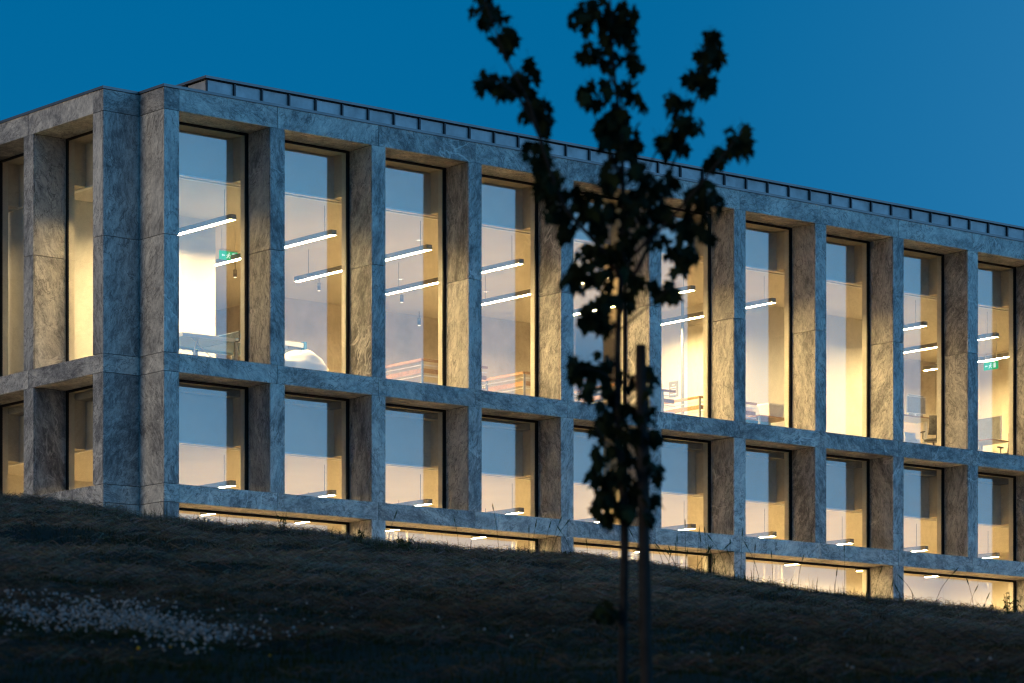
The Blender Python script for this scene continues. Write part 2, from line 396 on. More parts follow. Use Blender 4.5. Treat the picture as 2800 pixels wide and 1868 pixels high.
# --- roof with its set back zinc upstand, panel by panel
RU, RV, RTOP, SP = 2.073, 1.484, 17.60, .7233
box('roof_slab', .05, XE, .46, YE, 16.50, 16.80, 'core', bld)
u = RU; first = True
while u < XE-1:
    u1 = u+(.704 if first else SP); first = False
    box('zinc_panel', u+.022, u1-.022, RV, RV+.03, 16.80, RTOP-.06, 'zinc', bld)
    box('zinc_seam', u1-.021, u1+.021, RV-.05, RV+.03, 16.80, RTOP-.055, 'seam', bld)
    u = u1
v = RV+.031
for i in range(14):
    box('zinc_panel', RU, RU+.03, v+.022, v+SP-.022, 16.80, RTOP-.06, 'zinc', bld)
    box('zinc_seam', RU-.05, RU+.03, v+SP-.021, v+SP+.021, 16.80, RTOP-.055, 'seam', bld); v += SP
box('zinc_seam', RU-.012, RU+.021, RV-.012, RV+.021, 16.80, RTOP-.055, 'seam', bld)
box('upstand_shadow_gap', RU-.03, u, RV-.03, RV+.2, RTOP-.054, RTOP-.035, 'core', bld)
box('upstand_cap', RU-.07, u, RV-.07, RV+.5, RTOP-.034, RTOP+.02, 'coping', bld)
box('upstand_cap', RU-.07, RU+.5, RV+.5, v, RTOP-.034, RTOP+.02, 'coping', bld)
box('upstand_back', RU+.04, u, RV+.04, v, 16.8, RTOP-.06, 'core', bld)

# --- windows: frame and pane
FWD = .07
def window(front, a, b, z0, z1, low=False):
    w = empty('window', (0, 0, 0), bld)
    f = MB(); d0, d1 = DEP+.002, DEP+.030
    parts = [(a, a+FWD, z0, z1), (b-FWD-.012, b, z0, z1), (a+FWD, b-FWD-.012, z1-.055, z1), (a+FWD, b-FWD-.012, z0, z0+.05)]
    for (p, q, r, s) in parts:
        if front: f.box(p, q, d0, d1, r, s)
        else: f.box(A_U+d0, A_U+d1, p, q, r, s)
    pl = 'pane_low' if low else 'pane'
    fo = f.build('frame', 'frame', w, (0, 0, -4.0))
    if front: box('pane', a+FWD-.01, b-FWD-.004, DEP+.008, DEP+.024, z0+.04, z1-.045, pl, w)
    else: box('pane', A_U+DEP+.008, A_U+DEP+.024, a+FWD-.01, b-FWD-.004, z0+.04, z1-.045, pl, w)
for k in range(1, NB+1):
    window(True, s_(k), e_(k), Z_UB, Z_LIN); window(True, s_(k), e_(k), Z_RB, Z_BB)
    if k % 2: window(True, s_(k), e_(min(k+1, NB)), Z_BASE, Z_CB, True)
for k in range(1, NL+1):
    window(False, ls_(k), le_(k), Z_UB, Z_LIN); window(False, ls_(k), le_(k), Z_RB, Z_BB)
    if k % 2: window(False, ls_(k), le_(min(k+1, NL)), Z_BASE, Z_CB, True)

# --- inside: slabs, ceilings, piers, bulkheads
D0, D1 = DEP+.033, .99                              # inner pier between frame and room
FL1, FL2, CE1, CE2 = 5.6, 11.28, 9.66, 15.37
IB = 1.274
VB, GU = 15.0, A_U                                   # back of the building, left front plane
box('ground_slab', A_U+DEP+.1, XE, D0, VB, FL1-.6, FL1, 'floor_low', bld)
box('floor_slab', A_U+.995, XE, 1.0, VB, 10.70, FL2, 'floor', bld)
for fl, ce, head in ((FL2, CE2, Z_LIN), (FL1, CE1, Z_BB)):
    st = 16.49 if ce == CE2 else 10.69
    box('ceiling', A_U+IB+.07, XE, IB+.07, VB, ce, ce+.06, 'ceiling', bld)
    box('ceiling_bulkhead', A_U+IB, XE, IB, IB+.068, ce+.001, st, 'reveal', bld)
    box('ceiling_bulkhead', A_U+IB, A_U+IB+.068, IB+.069, VB, ce+.001, st, 'reveal', bld)
    box('ceiling_trim', A_U+IB+.003, XE, IB-.006, IB+.12, ce-.03, ce, 'trim', bld)
    box('ceiling_slot', A_U+IB+.15, XE, IB+.121, IB+.21, ce-.008, ce, 'core', bld)
    box('ceiling_trim', A_U+IB+.15, XE, IB+.211, IB+.32, ce-.03, ce, 'trim', bld)
    box('ceiling_trim', A_U+IB-.006, A_U+IB+.12, IB+.13, VB, ce-.03, ce-.001, 'trim', bld)
    # head lining above each window row
    box('head_lining', A_U+.99, XE, D0, IB-.001, head-.050, head+.12, 'reveal', bld)
    box('head_lining', A_U+D0, A_U+IB-.001, IB, VB, head-.050, head+.12, 'reveal', bld)
for k in range(0, NB+1):
    a = (e_(k)-.087 if k else A_U+1.0); b = s_(k+1)+.07
    for (z0, z1) in ROWS:
        if z1 == Z_CB and k % 2: continue
        box('inner_pier', a, b, D0, D1, z0-.1, z1-.051, 'plaster', bld)
    for ce, head in ((CE2, Z_LIN), (CE1, Z_BB)):
        box('bulkhead_return', a, b, D1+.001, IB-.002, ce, head-.051, 'reveal', bld)
for k in range(0, NL+1):
    a = (le_(k)-.07 if k else IB+.1); b = ls_(k+1)+.087
    for (z0, z1) in ROWS:
        if z1 == Z_CB and k % 2: continue
        box('inner_pier', A_U+D0, A_U+D1, a, b, z0-.1, z1-.051, 'plaster', bld)
    for ce, head in ((CE2, Z_LIN), (CE1, Z_BB)):
        box('bulkhead_return', A_U+D1+.001, A_U+IB-.002, a, b, ce, head-.051, 'reveal', bld)
# transom linings inside between the two lower rows, sill boards of the tall row
box('transom_lining', A_U+DEP+.1, XE, D0, D1+.01, Z_CB-.04, Z_RB+.045, 'plaster', bld)
box('transom_lining', A_U+D0, A_U+D1+.01, D1+.02, VB, Z_CB-.04, Z_RB+.045, 'plaster', bld)
box('sill_lining', A_U+.97, XE, D0, D1+.01, FL2-.3, Z_UB+.045, 'plaster', bld)
box('sill_lining', A_U+D0, A_U+D1+.01, D1+.02, VB, FL2-.3, Z_UB+.045, 'plaster', bld)
# rooms
def wall(x0, x1, y0, y1, z0, z1, mat='white'): return box('interior_wall', x0, x1, y0, y1, z0, z1, mat, bld)
wall(.45, 4.69, 5.0, 9.0, FL2, CE2)                                   # white core behind the first bay
wall(11.36, 16.9, 12.0, 12.25, FL2, CE2, 'concrete')
wall(11.36, 11.6, 12.25, VB-.3, FL2, CE2, 'concrete')
wall(20.58, 26.9, 5.0, 9.0, FL2, CE2)                                  # white room front behind bays seven and eight
wall(26.9, XE, 8.8, 9.0, FL2, CE2, 'concrete')
wall(16.9, 20.58, 11.0, 11.2, FL2, CE2, 'concrete')
wall(-.5, XE, VB-.3, VB, FL2, CE2, 'concrete')
wall(-.5, XE, 8.5, 8.7, FL1, CE1, 'plaster')
wall(XE-.2, XE, 1.35, VB, FL1, CE2, 'plaster')
wall(A_U+IB+.1, XE, VB, VB+.2, FL1, 16.5, 'plaster'); wall(A_U+.1, XE, YE, YE+.2, FL1, 16.5, 'plaster') if YE > VB+.2 else None

# ================================================================ lamps
def make_lamp(length):
    t = empty('pendant_lamp'); L = length
    h = MB(); h.box(-.07, .07, 0, L, .012, .115); h.box(-.07, -.064, 0, L, 0, .0119); h.box(.064, .07, 0, L, 0, .0119); h.box(-.0639, .0639, 0, .006, 0, .0119); h.box(-.0639, .0639, L-.006, L, 0, .0119); h.build('housing', 'housing', t)
    g = MB(); g.box(-.0635, .0635, .0065, L-.0065, .002, .0115); g.build('diffuser', 'glow', t)
    for y in (.35, L-.5):
        c = MB(); c.tube([(0, y, .115), (0, y, .71)], .006, 5); c.build('cable', 'black', t)
    return t
proto = {}
def lamp(u, v, z, L, label, group):
    if L in proto: t = copy_tree(proto[L])
    else: t = proto[L] = make_lamp(L)
    t.location = (u, v, z); tag(t, label, 'lamp', group); return t
for k in range(1, NB+1):
    if k == 8: continue
    L = {1: 3.2, 9: 1.5}.get(k, 5.2)
    lamp((k-1)*P+2.885, 1.65, 14.66, L, 'pendant strip lamp ending in the %s tall window from the stone corner' % ORD[k], 'strip lamps of the tall windows')
for k in range(1, NB+1):
    lamp((k-1)*P+2.81, 1.55, 8.86, 5.2, 'pendant strip lamp ending in the %s square middle row window from the corner' % ORD[k], 'strip lamps of the middle row')

for z, CE in ((14.66, 0), (8.86, 1)):  # unseen lamps added to brighten the short front windows and their jambs
    fl = ('upper', 'lower')[CE]
    lamp(.62, 1.5, z, .85, 'unseen short strip lamp added to brighten the %s corner room by the notch' % fl, 'added unseen strip lamps')
    lamp(.12, 8.3, z, 4.2, 'unseen strip lamp added to brighten the %s storey along the short front' % fl, 'added unseen strip lamps')
def spot(u, v, z, label, body=True):
    t = empty('ceiling_spotlight', (u, v, z)); tag(t, label, 'spotlight', 'small ceiling spotlights')
    if body:
        b = MB(); b.tube([(0, 0, 0), (0, 0, .17)], .045, 12); b.build('body', 'housing', t)
        c = MB(); c.tube([(0, 0, .17), (0, 0, CE2-z)], .008, 5); c.build('stem', 'black', t)
    else:
        b = MB(); b.tube([(0, 0, -.012), (0, 0, 0)], .085, 14); b.build('rim', 'trim', t)
    l = MB(); l.tube([(0, 0, -.018), (0, 0, -.0125)], .036, 10); l.build('lens', 'spot', t)
spot(7.88, 8.84, 15.02, 'dark cylinder spotlight under the lamp in the first tall window')
spot(10.53, 9.02, 15.02, 'dark cylinder spotlight under the lower lamp in the second tall window')
spot(13.12, 9.02, 15.02, 'dark cylinder spotlight just under the lower lamp in the third tall window')
spot(15.56, 11.46, 15.02, 'dark cylinder spotlight low in the third tall window, on the grey wall')
spot(9.61, 3.78, CE2, 'flat round ceiling light above the lamps in the third tall window', False)
spot(12.33, 8.04, CE2, 'flat round ceiling light between the lamps in the third tall window', False)
spot(15.06, 8.04, CE2, 'flat round ceiling light between the lamps in the fourth tall window', False)

# ================================================================ things in the rooms
F2 = FL2
# table tennis table, long side along the window front
t = empty('tennis_table', (2.85, 2.28, F2)); tag(t, 'blue folding table tennis table with white edges standing behind the first tall window', 'table')
for sx in (-1, 1):
    m = MB(); m.box(sx*.012 if sx > 0 else -1.37, 1.37 if sx > 0 else -.012, -.7625, .7625, .735, .765); m.build('table_half', 'blue', t)
    e = MB(); a, b = (.012, 1.37) if sx > 0 else (-1.37, -.012)
    e.box(a, b, -.772, -.763, .690, .768); e.box(a, b, .763, .772, .690, .768); e.box(sx*1.371-.005, sx*1.371+.005, -.772, .772, .690, .768); e.build('edge_band', 'whitep', t)
    for sy in (-.55, .55):
        l = MB(); l.tube([(sx*1.05, sy, .05), (sx*.85, sy, .735)], .018, 6); l.build('leg', 'alu', t)
        l = MB(); l.tube([(sx*.15, sy, .10), (sx*1.0, sy, .70)], .013, 6); l.build('brace', 'alu', t)
        w = MB(); w.tube([(sx*.22, sy-.02, .075), (sx*.22, sy+.02, .075)], .075, 14); w.build('wheel', 'black', t)
    l = MB(); l.box(sx*1.05-.02, sx*1.05+.02, -.6, .6, .04, .08); l.build('foot_bar', 'whitep', t)
m = MB(); m.box(-.03, .03, -.80, -.74, .10, .72); m.box(-.03, .03, .74, .80, .10, .72); m.build('centre_frame', 'housing', t)
for sy in (-.9, .9):
    m = MB(); m.box(-.012, .012, sy-.012, sy+.012, .70, .93); m.box(-.012, .012, min(sy, sy*.82), max(sy, sy*.82), .69, .71); m.build('net_post', 'black', t)
m = MB(); m.box(-.004, .004, -.89, .89, .775, .905); n = m.build('net', 'grey', t)
m = MB(); m.box(-.007, .007, -.89, .89, .905, .922); m.build('net_tape', 'whitep', n, )
# bean bag
def bean_bag():
    me = bpy.data.meshes.new('bean_bag'); v = []; f = []; nu, nv = 26, 16
    for j in range(nv+1):
        th = math.pi*j/nv
        for i in range(nu):
            ph = 2*math.pi*i/nu; z = math.cos(th); r = math.sin(th)**.55
            w = 1+.07*noise.noise((math.cos(ph)*2, math.sin(ph)*2, z*2.2))+.035*math.sin(z*13+2*math.cos(ph))
            zz = (.36+.36*z)*(1 if z < .3 else 1+.06*math.sin(ph*3))
            v.append((.57*r*w*math.cos(ph)*(1.05-.25*max(z, 0)), .50*r*w*math.sin(ph)*(1-.2*max(z, 0)), zz))
    for j in range(nv):
        for i in range(nu): f.append((j*nu+i, j*nu+(i+1) % nu, (j+1)*nu+(i+1) % nu, (j+1)*nu+i))
    me.from_pydata(v, [], f); me.materials.append(M['cloth']); me.polygons.foreach_set('use_smooth', [True]*len(f)); return me
tag(link('bean_bag', bean_bag(), None, (4.85, 1.82, F2)), 'big white bean bag slumped against the second tall window', 'bean bag')
# wide format printer
t = empty('wide_printer', (5.15, 3.6, F2)); tag(t, 'wide white plan printer on a stand behind the bean bag, marked 300', 'printer')
box('cover', 4.25, 5.99, 3.36, 3.78, F2+1.13, F2+1.235, 'whitep', t)
box('body', 4.3, 5.95, 3.40, 3.90, F2+.92, F2+1.128, 'card', t)
for x in (4.2, 6.02):
    m = MB(); m.box(-.035, .035, -.27, .22, .88, 1.26); m.build('end_cap', 'blue', t, (x-5.15, 0, 0))
    m = MB(); m.box(-.03, .03, -.03, .03, .06, .88); m.box(-.03, .03, -.3, .3, .02, .06); m.build('stand_leg', 'steel', t, (x-5.15, 0, 0))
fc = bpy.data.curves.new('lettering', 'FONT'); fc.body = '-300'; fc.size = .105; fc.extrude = .001; fc.align_x = 'CENTER'; fc.align_y = 'CENTER'; fc.materials.append(M['ink'])
tmp = link('lettering_source', fc); lm = bpy.data.meshes.new_from_object(tmp); bpy.data.objects.remove(tmp); lm.name = 'lettering'
link('lettering', lm, t, (.22, -.243, 1.183), (math.pi/2, 0, 0))
# balustrades of the stair
def balustrade(u, v0, L, label):
    t = empty('stair_balustrade', (u, v0, F2)); tag(t, label, 'balustrade', 'oak and steel balustrades round the stairwell')
    def run(name, mat, z0, z1, w, off=0.0):
        m = MB(); m.box(-w/2+off, w/2+off, 0, L, z0, z1); m.box(w/2+off, 1.9, off-w/2, off+w/2, z0, z1); m.build(name, mat, t)
    run('handrail', 'wood', .90, .955, .06)
    for z in (.80, .56, .40): run('bar', 'alu', z, z+.022, .014)
    run('rail_board', 'wood', .64, .74, .03, .035)
    for x, y in [(0, 0), (0, 1.4), (0, 2.8), (1.5, 0)]:
        if y > L: continue
        m = MB(); m.box(x-.03, x+.03, y-.012, y+.012, 0, .895); m.build('post', 'steel', t)
balustrade(8.34, 2.0, 5.0, 'oak topped stair balustrade low in the third tall window from the corner')
balustrade(11.36, 2.0, 5.0, 'oak topped stair balustrade low in the fourth tall window from the corner')
balustrade(14.2, 2.0, 5.0, 'oak topped stair balustrade behind the young tree in the fifth tall window')
balustrade(17.15, 2.25, 4.5, 'oak topped stair balustrade low in the sixth tall window, beside the tree')
# pier with notice, post, extinguisher behind the sixth window
t = empty('wall_notice', (20.575, 7.0, 13.28)); tag(t, 'dark grey framed notice on the pale wall in the sixth tall window', 'notice')
m = MB(); m.box(-.02, .004, -.17, .17, -.2, .2); m.build('board', 'card', t)
for i, (z, a) in enumerate([(.10, .05), (.03, .11), (-.03, .09), (-.09, .10), (-.145, .12)]):
    m = MB(); m.box(-.0225, -.0205, -a, a, z, z+.022); m.build('printed_line', 'whitep', t)
t = empty('steel_post', (19.75, 5.75, F2)); tag(t, 'slim dark steel post from floor to ceiling in the sixth tall window', 'post')
m = MB(); m.box(-.03, .03, -.03, .03, .012, CE2-F2); m.build('shaft', 'steel', t)
m = MB(); m.box(-.08, .08, -.08, .08, 0, .011); m.build('foot_plate', 'steel', t)
t = empty('fire_extinguisher', (20.48, 5.4, F2+1.0)); tag(t, 'red fire extinguisher on the wall at the right edge of the sixth window', 'extinguisher')
m = MB(); m.tube([(0, 0, 0), (0, 0, .42), (0, 0, .48), (0, 0, .50)], [.075, .075, .05, .02], 12); m.build('cylinder', 'red', t)
m = MB(); m.box(-.02, .02, -.06, .05, .50, .54); m.build('handle', 'black', t)
m = MB(); m.tube([(0, -.05, .52), (0, -.12, .45), (0, -.10, .2), (0, -.08, .08)], .012, 6); m.build('hose', 'black', t)
# low table with two bins behind the seventh window
t = empty('side_table', (19.7, 2.9, F2)); tag(t, 'low table with thin oak top carrying white bins behind the seventh tall window', 'table')
box('table_top', 19.12, 20.25, 2.2, 4.0, F2+.64, F2+.67, 'wood', t)
for x in (19.17, 20.2):
    for y in (2.26, 3.94): box('leg', x-.025, x+.025, y-.025, y+.025, F2, F2+.638, 'steel', t)
box('modesty_panel', 19.2, 20.17, 2.9, 2.92, F2+.1, F2+.638, 'blue', t)
def bin_(loc, rz, label):
    me = bpy.data.meshes.new('storage_bin'); a, b, c, d, h = .23, .15, .30, .20, .33
    V = [(-a, -b, 0), (a, -b, 0), (a, b, 0), (-a, b, 0), (-c, -d, h), (c, -d, h), (c, d, h), (-c, d, h), (-c+.02, -d+.02, h), (c-.02, -d+.02, h), (c-.02, d-.02, h), (-c+.02, d-.02, h), (-a+.02, -b+.02, .02), (a-.02, -b+.02, .02), (a-.02, b-.02, .02), (-a+.02, b-.02, .02)]
    Fc = [(0, 3, 2, 1), (0, 1, 5, 4), (1, 2, 6, 5), (2, 3, 7, 6), (3, 0, 4, 7), (4, 5, 9, 8), (5, 6, 10, 9), (6, 7, 11, 10), (7, 4, 8, 11), (8, 9, 13, 12), (9, 10, 14, 13), (10, 11, 15, 14), (11, 8, 12, 15), (12, 13, 14, 15)]
    me.from_pydata(V, [], Fc); me.materials.append(M['whitep'])
    o = link('storage_bin', me, None, loc, (0, 0, rz)); tag(o, label, 'bin', 'white bins on the low table')
    m = MB(); m.box(-c-.012, c+.012, -d-.012, -d, h-.05, h+.004); m.box(-c-.012, c+.012, d, d+.012, h-.05, h+.004); m.box(-c-.012, -c, -d, d, h-.05, h+.004); m.box(c, c+.012, -d, d, h-.05, h+.004)
    m.build('rim', 'whitep', o)
bin_((19.80, 2.48, F2+.671), .04, 'white tapered bin at the right end of the low oak table')
bin_((19.50, 3.35, F2+.671), 1.5, 'white tapered bin further back on the low oak table, left one')
# work places behind windows nine and ten
def desk(x0, x1, y0, y1, h, label):
    t = empty('office_desk', ((x0+x1)/2, (y0+y1)/2, F2)); tag(t, label, 'desk', 'office desks')
    box('desk_top', x0, x1, y0, y1, F2+h-.03, F2+h, 'whitep', t)
    m = MB(); m.box(x0, x1, y0-.008, y0-.001, F2+h-.03, F2+h); m.box(x0-.008, x0-.001, y0-.008, y1, F2+h-.03, F2+h)
    m.build('wood_edge', 'wood', t, tuple(-c for c in t.location))
    for x in (x0+.15, x1-.15):
        box('leg', x-.035, x+.035, (y0+y1)/2-.05, (y0+y1)/2+.05, F2+.03, F2+h-.031, 'alu', t); box('foot', x-.04, x+.04, y0+.05, y1-.05, F2, F2+.029, 'alu', t)
    return t
desk(23.7, 25.5, 2.1, 2.9, 1.12, 'raised standing desk with oak edge behind the ninth tall window')
desk(27.2, 28.0, 1.95, 3.75, .74, 'low desk with oak edge and screen panel behind the tenth tall window')
def monitor(x, y, z, w, h, rz, label, mat='card'):
    t = empty('computer_monitor', (x, y, z)); t.rotation_euler = (0, 0, rz); tag(t, label, 'monitor', 'desk monitors')
    m = MB(); m.box(-w/2, w/2, -.02, .02, .12, .12+h); m.build('screen', mat, t)
    m = MB(); m.box(-w/2-.008, w/2+.008, -.014, .014, .112, .1199); m.box(-w/2-.008, w/2+.008, -.014, .014, .1201+h, .128+h); m.box(-w/2-.008, -w/2-.0001, -.014, .014, .12, .12+h); m.box(w/2+.0001, w/2+.008, -.014, .014, .12, .12+h); m.build('bezel', 'alu', t)
    m = MB(); m.box(-.03, .03, .021, .05, .012, .25); m.build('stand', 'alu', t)
    m = MB(); m.box(-.12, .12, -.08, .1, 0, .011); m.build('base', 'alu', t)
monitor(24.25, 2.55, F2+1.12, .62, .50, .12, 'tall pale monitor at the left of the ninth tall window', 'whitep')
monitor(24.86, 2.35, F2+1.12, .62, .42, -.08, 'dark monitor with bright edge nearest the jamb in the ninth window')
monitor(25.25, 2.75, F2+1.12, .60, .55, .1, 'second dark monitor half behind the other in the ninth window')
t = empty('screen_panel', (27.6, 2.8, F2+.74)); tag(t, 'grey desk divider panel standing on the low desk in the tenth window', 'divider')
m = MB(); m.box(-.02, .02, -.9, .9, .02, .62); m.build('fabric_panel', 'grey', t)
m = MB(); m.box(-.022, .022, -.9, .9, .6201, .635); m.box(-.022, .022, -.915, -.9001, .0, .635); m.build('edge_trim', 'alu', t)
def pedestal(x, y, label):
    t = empty('drawer_pedestal', (x, y, F2)); tag(t, label, 'drawer unit', 'white drawer units')
    m = MB(); m.box(-.2, .2, -.25, .25, .03, .55); m.build('carcass', 'whitep', t)
    for i in range(3):
        m = MB(); m.box(-.19, .19, -.268, -.2501, .05+.165*i, .205+.165*i); d = m.build('drawer', 'whitep', t)
        m = MB(); m.box(-.06, .06, -.28, -.2681, .165+.165*i, .178+.165*i); m.build('handle', 'alu', d)
pedestal(23.75, 1.75, 'white drawer unit at the left edge of the ninth window'); pedestal(24.65, 2.45, 'white drawer unit under the raised desk in the ninth window')
def chair(x, y, rz, label):
    t = empty('office_chair', (x, y, F2)); t.rotation_euler = (0, 0, rz); tag(t, label, 'chair', 'black office swivel chairs')
    m = MB(); m.tube([(0, 0, .405), (0, 0, .42), (0, 0, .455), (0, 0, .475)], [.18, .245, .25, .20], 16); m.build('seat', 'black', t)
    m = MB()
    for i in range(5): m.tube([(0.03*math.cos(i*1.257), .03*math.sin(i*1.257), .10), (.3*math.cos(i*1.257), .3*math.sin(i*1.257), .06)], [.025, .016], 6)
    b = m.build('base', 'black', t)
    for i in range(5):
        m = MB(); a = i*1.257; c, s = math.cos(a)*.3, math.sin(a)*.3
        m.tube([(c-.02*s/.3, s+.02*c/.3, .03), (c+.02*s/.3, s-.02*c/.3, .03)], .03, 10); m.build('caster', 'black', b)
    m = MB(); m.tube([(0, 0, .1), (0, 0, .405)], .025, 8); m.build('column', 'black', t)
    m = MB(); m.tube([(0, .2, .42), (0, .30, .48), (0, .31, .75)], .02, 6); m.build('back_bar', 'black', t)
    pts = MB()
    for i in range(7):
        for j in range(7):
            xx = -.22+.44*i/6; zz = .55+.5*j/6; pts.v.append((xx*(1-.15*(j/6)), .27+.04*math.sin(j/6*3)-.25*xx*xx*4*.3, zz))
    for i in range(7):
        for j in range(7):
            xx = -.22+.44*i/6; zz = .55+.5*j/6; pts.v.append((xx*(1-.15*(j/6)), .30+.04*math.sin(j/6*3)-.25*xx*xx*4*.3, zz))
    for i in range(6):
        for j in range(6):
            a = i*7+j; pts.f += [(a, a+7, a+8, a+1), (49+a, 49+a+1, 49+a+8, 49+a+7)]; pts.sm += [True, True]
    for k in range(6):
        for a, b2 in ((k, k+1), (42+k+1, 42+k), ((k+1)*7, k*7), (k*7+6, (k+1)*7+6)): pts.f.append((a, b2, b2+49, a+49)); pts.sm.append(False)
    pts.build('backrest', 'black', t)
    for sx in (-1, 1):
        m = MB(); m.tube([(sx*.2, .02, .43), (sx*.29, .02, .48), (sx*.29, .02, .64)], .015, 6); m.box(sx*.29-.035, sx*.29+.035, -.12, .14, .64, .665); m.build('armrest', 'black', t)
chair(24.75, 1.62, 2.6, 'black swivel chair low in the ninth tall window, against the glass')
chair(28.35, 2.25, -1.3, 'black swivel chair with mesh back at the right of the tenth window')
def exit_sign(loc, rz, label):
    t = empty('exit_sign', loc); t.rotation_euler = (0, 0, rz); tag(t, label, 'sign', 'green emergency exit signs')
    t.scale = (1.25, 1.25, 1.25)
    m = MB(); m.box(-.2, .2, -.012, .012, 0, .16); m.build('panel', 'exit', t)
    m = MB(); m.box(-.21, .21, -.02, .02, .1602, .185); m.build('lamp_bar', 'trim', t)
    for s in (-1, 1):
        def P2(name, quads):
            v = []; f = []
            for q in quads:
                b = len(v); v += [(x*-s, s*.0135, z) for x, z in q]; f.append(tuple(range(b, b+len(q))))
            me = bpy.data.meshes.new(name); me.from_pydata(v, [], f); me.materials.append(M['exit_white']); link(name, me, t)
        P2('door_mark', [[(.08, .03), (.15, .03), (.15, .135), (.08, .135)]])
        P2('running_figure', [[(-.005, .115), (.02, .115), (.02, .14), (-.005, .14)], [(-.03, .07), (.0, .065), (.02, .11), (-.01, .11)], [(-.02, .07), (.0, .07), (.035, .04), (.02, .028)], [(-.03, .075), (-.01, .065), (-.04, .025), (-.06, .03)], [(.01, .1), (.045, .085), (.045, .075), (.01, .085)], [(-.02, .105), (-.055, .085), (-.05, .075), (-.015, .09)]])
        P2('arrow', [[(-.16, .08), (-.13, .11), (-.13, .05)], [(-.13, .09), (-.085, .09), (-.085, .07), (-.13, .07)]])
    c = MB(); hh = (CE2-loc[2])/1.25; c.tube([(-.15, 0, .185), (-.15, 0, hh)], .005, 5); c.tube([(.15, 0, .185), (.15, 0, hh)], .005, 5); c.build('suspension', 'alu', t)
M['exit'] = emit('exit_sign_green', (.02, .42, .16), 1.3); M['exit_white'] = emit('exit_sign_white', (.75, .9, .8), 1.2)
exit_sign((5.46, 5.6, 14.66), 0, 'green exit sign hanging beside the white wall in the first tall window')
exit_sign((28.15, 2.75, 14.03), math.pi/2, 'green exit sign under the lower lamp in the tenth tall window')

# ================================================================ young maple and its stake
TD = 15.5
def px(x, y, D): return C2W((x*1.19149-1400)/9189.0*D, D, (2445.3-y*1.19149)/9189.0*D)
def ground_at(x_, D_): return float(hill(np.array([x_]), np.array([D_]))[0])
def smooth_path(pts, n=5):
    pts = [Vector(p) for p in pts]; out = []
    for i in range(len(pts)-1):
        p0 = pts[max(i-1, 0)]; p1 = pts[i]; p2 = pts[i+1]; p3 = pts[min(i+2, len(pts)-1)]
        for k in range(n):
            t = k/n; out.append(.5*((2*p1)+(p2-p0)*t+(2*p0-5*p1+4*p2-p3)*t*t+(3*p1-p0-3*p2+p3)*t**3))
    out.append(pts[-1]); return out
tx = (1428*1.19149-1400)/9189*TD
TB = C2W(tx, TD, ground_at(tx, TD)-.05)
tree = empty('maple_tree', TB); tag(tree, 'dark young maple tree with sparse lobed leaves on the slope', 'tree')
tl_ = Vector(TB)
def rel(p): return Vector(p)-tl_
tp = [Vector(TB), Vector(px(1429, 1568, TD)), Vector(px(1431, 1400, TD)), Vector(px(1433, 1200, TD)), Vector(px(1421, 1000, TD)), Vector(px(1418, 850, TD)), Vector(px(1420, 740, TD)), Vector(px(1428, 600, TD)), Vector(px(1430, 450, TD)), Vector(px(1424, 300, TD)), Vector(px(1408, 150, TD)), Vector(px(1400, 0, TD)), Vector(px(1398, -110, TD))]
tp = [rel(p) for p in tp]
path = smooth_path(tp, 5); nP = len(path)
m = MB(); m.tube(path, [max(.0045, .024*(1-(i/nP))**.7) for i in range(nP)], 9); m.build('trunk', 'bark', tree)
BR = [  # branch: list of (x, y, depth offset), radius
    ([(1427, 640, 0), (1370, 560, -.05), (1300, 480, -.12), (1255, 370, -.18), (1215, 240, -.2), (1155, 120, -.22), (1110, -5, -.22)], .011),
    ([(1240, 320, -.19), (1195, 230, -.25), (1140, 185, -.3), (1105, 190, -.3)], .006),
    ([(1424, 690, 0), (1490, 560, .1), (1530, 420, .2), (1575, 290, .25), (1610, 190, .28), (1638, 85, .3)], .010),
    ([(1428, 610, 0), (1540, 500, -.1), (1610, 420, -.2), (1665, 350, -.25), (1705, 300, -.25)], .009),
    ([(1421, 760, 0), (1490, 700, -.1), (1540, 660, -.2)], .006),
    ([(1428, 520, 0), (1470, 440, .1), (1500, 360, .2), (1550, 260, .22)], .007),
    ([(1420, 880, 0), (1370, 850, -.1), (1330, 845, -.15)], .006),
    ([(1424, 420, 0), (1390, 330, .1), (1350, 230, .15)], .006),
    ([(1412, 200, 0), (1370, 120, .05), (1325, 60, .1)], .005),
    ([(1421, 940, 0), (1465, 900, .1), (1490, 870, .15)], .005),
    ([(1424, 1030, 0), (1385, 1010, -.1), (1360, 960, -.12)], .005),
    ([(1428, 1120, 0), (1480, 1080, -.12), (1510, 1050, -.15)], .005),
    ([(1430, 1180, 0), (1400, 1150, -.1), (1370, 1140, -.12)], .004),
    ([(1430, 1440, 0), (1405, 1410, -.08), (1385, 1395, -.1)], .004),
    ([(1430, 700, 0), (1370, 660, .1), (1330, 600, .15)], .006),
]
for pts, r in BR:
    pp = smooth_path([rel(px(x, y, TD+d)) for x, y, d in pts], 4)
    m = MB(); m.tube(pp, [max(.002, r*(1-.8*i/len(pp))) for i in range(len(pp))], 6); m.build('branch', 'bark', tree)
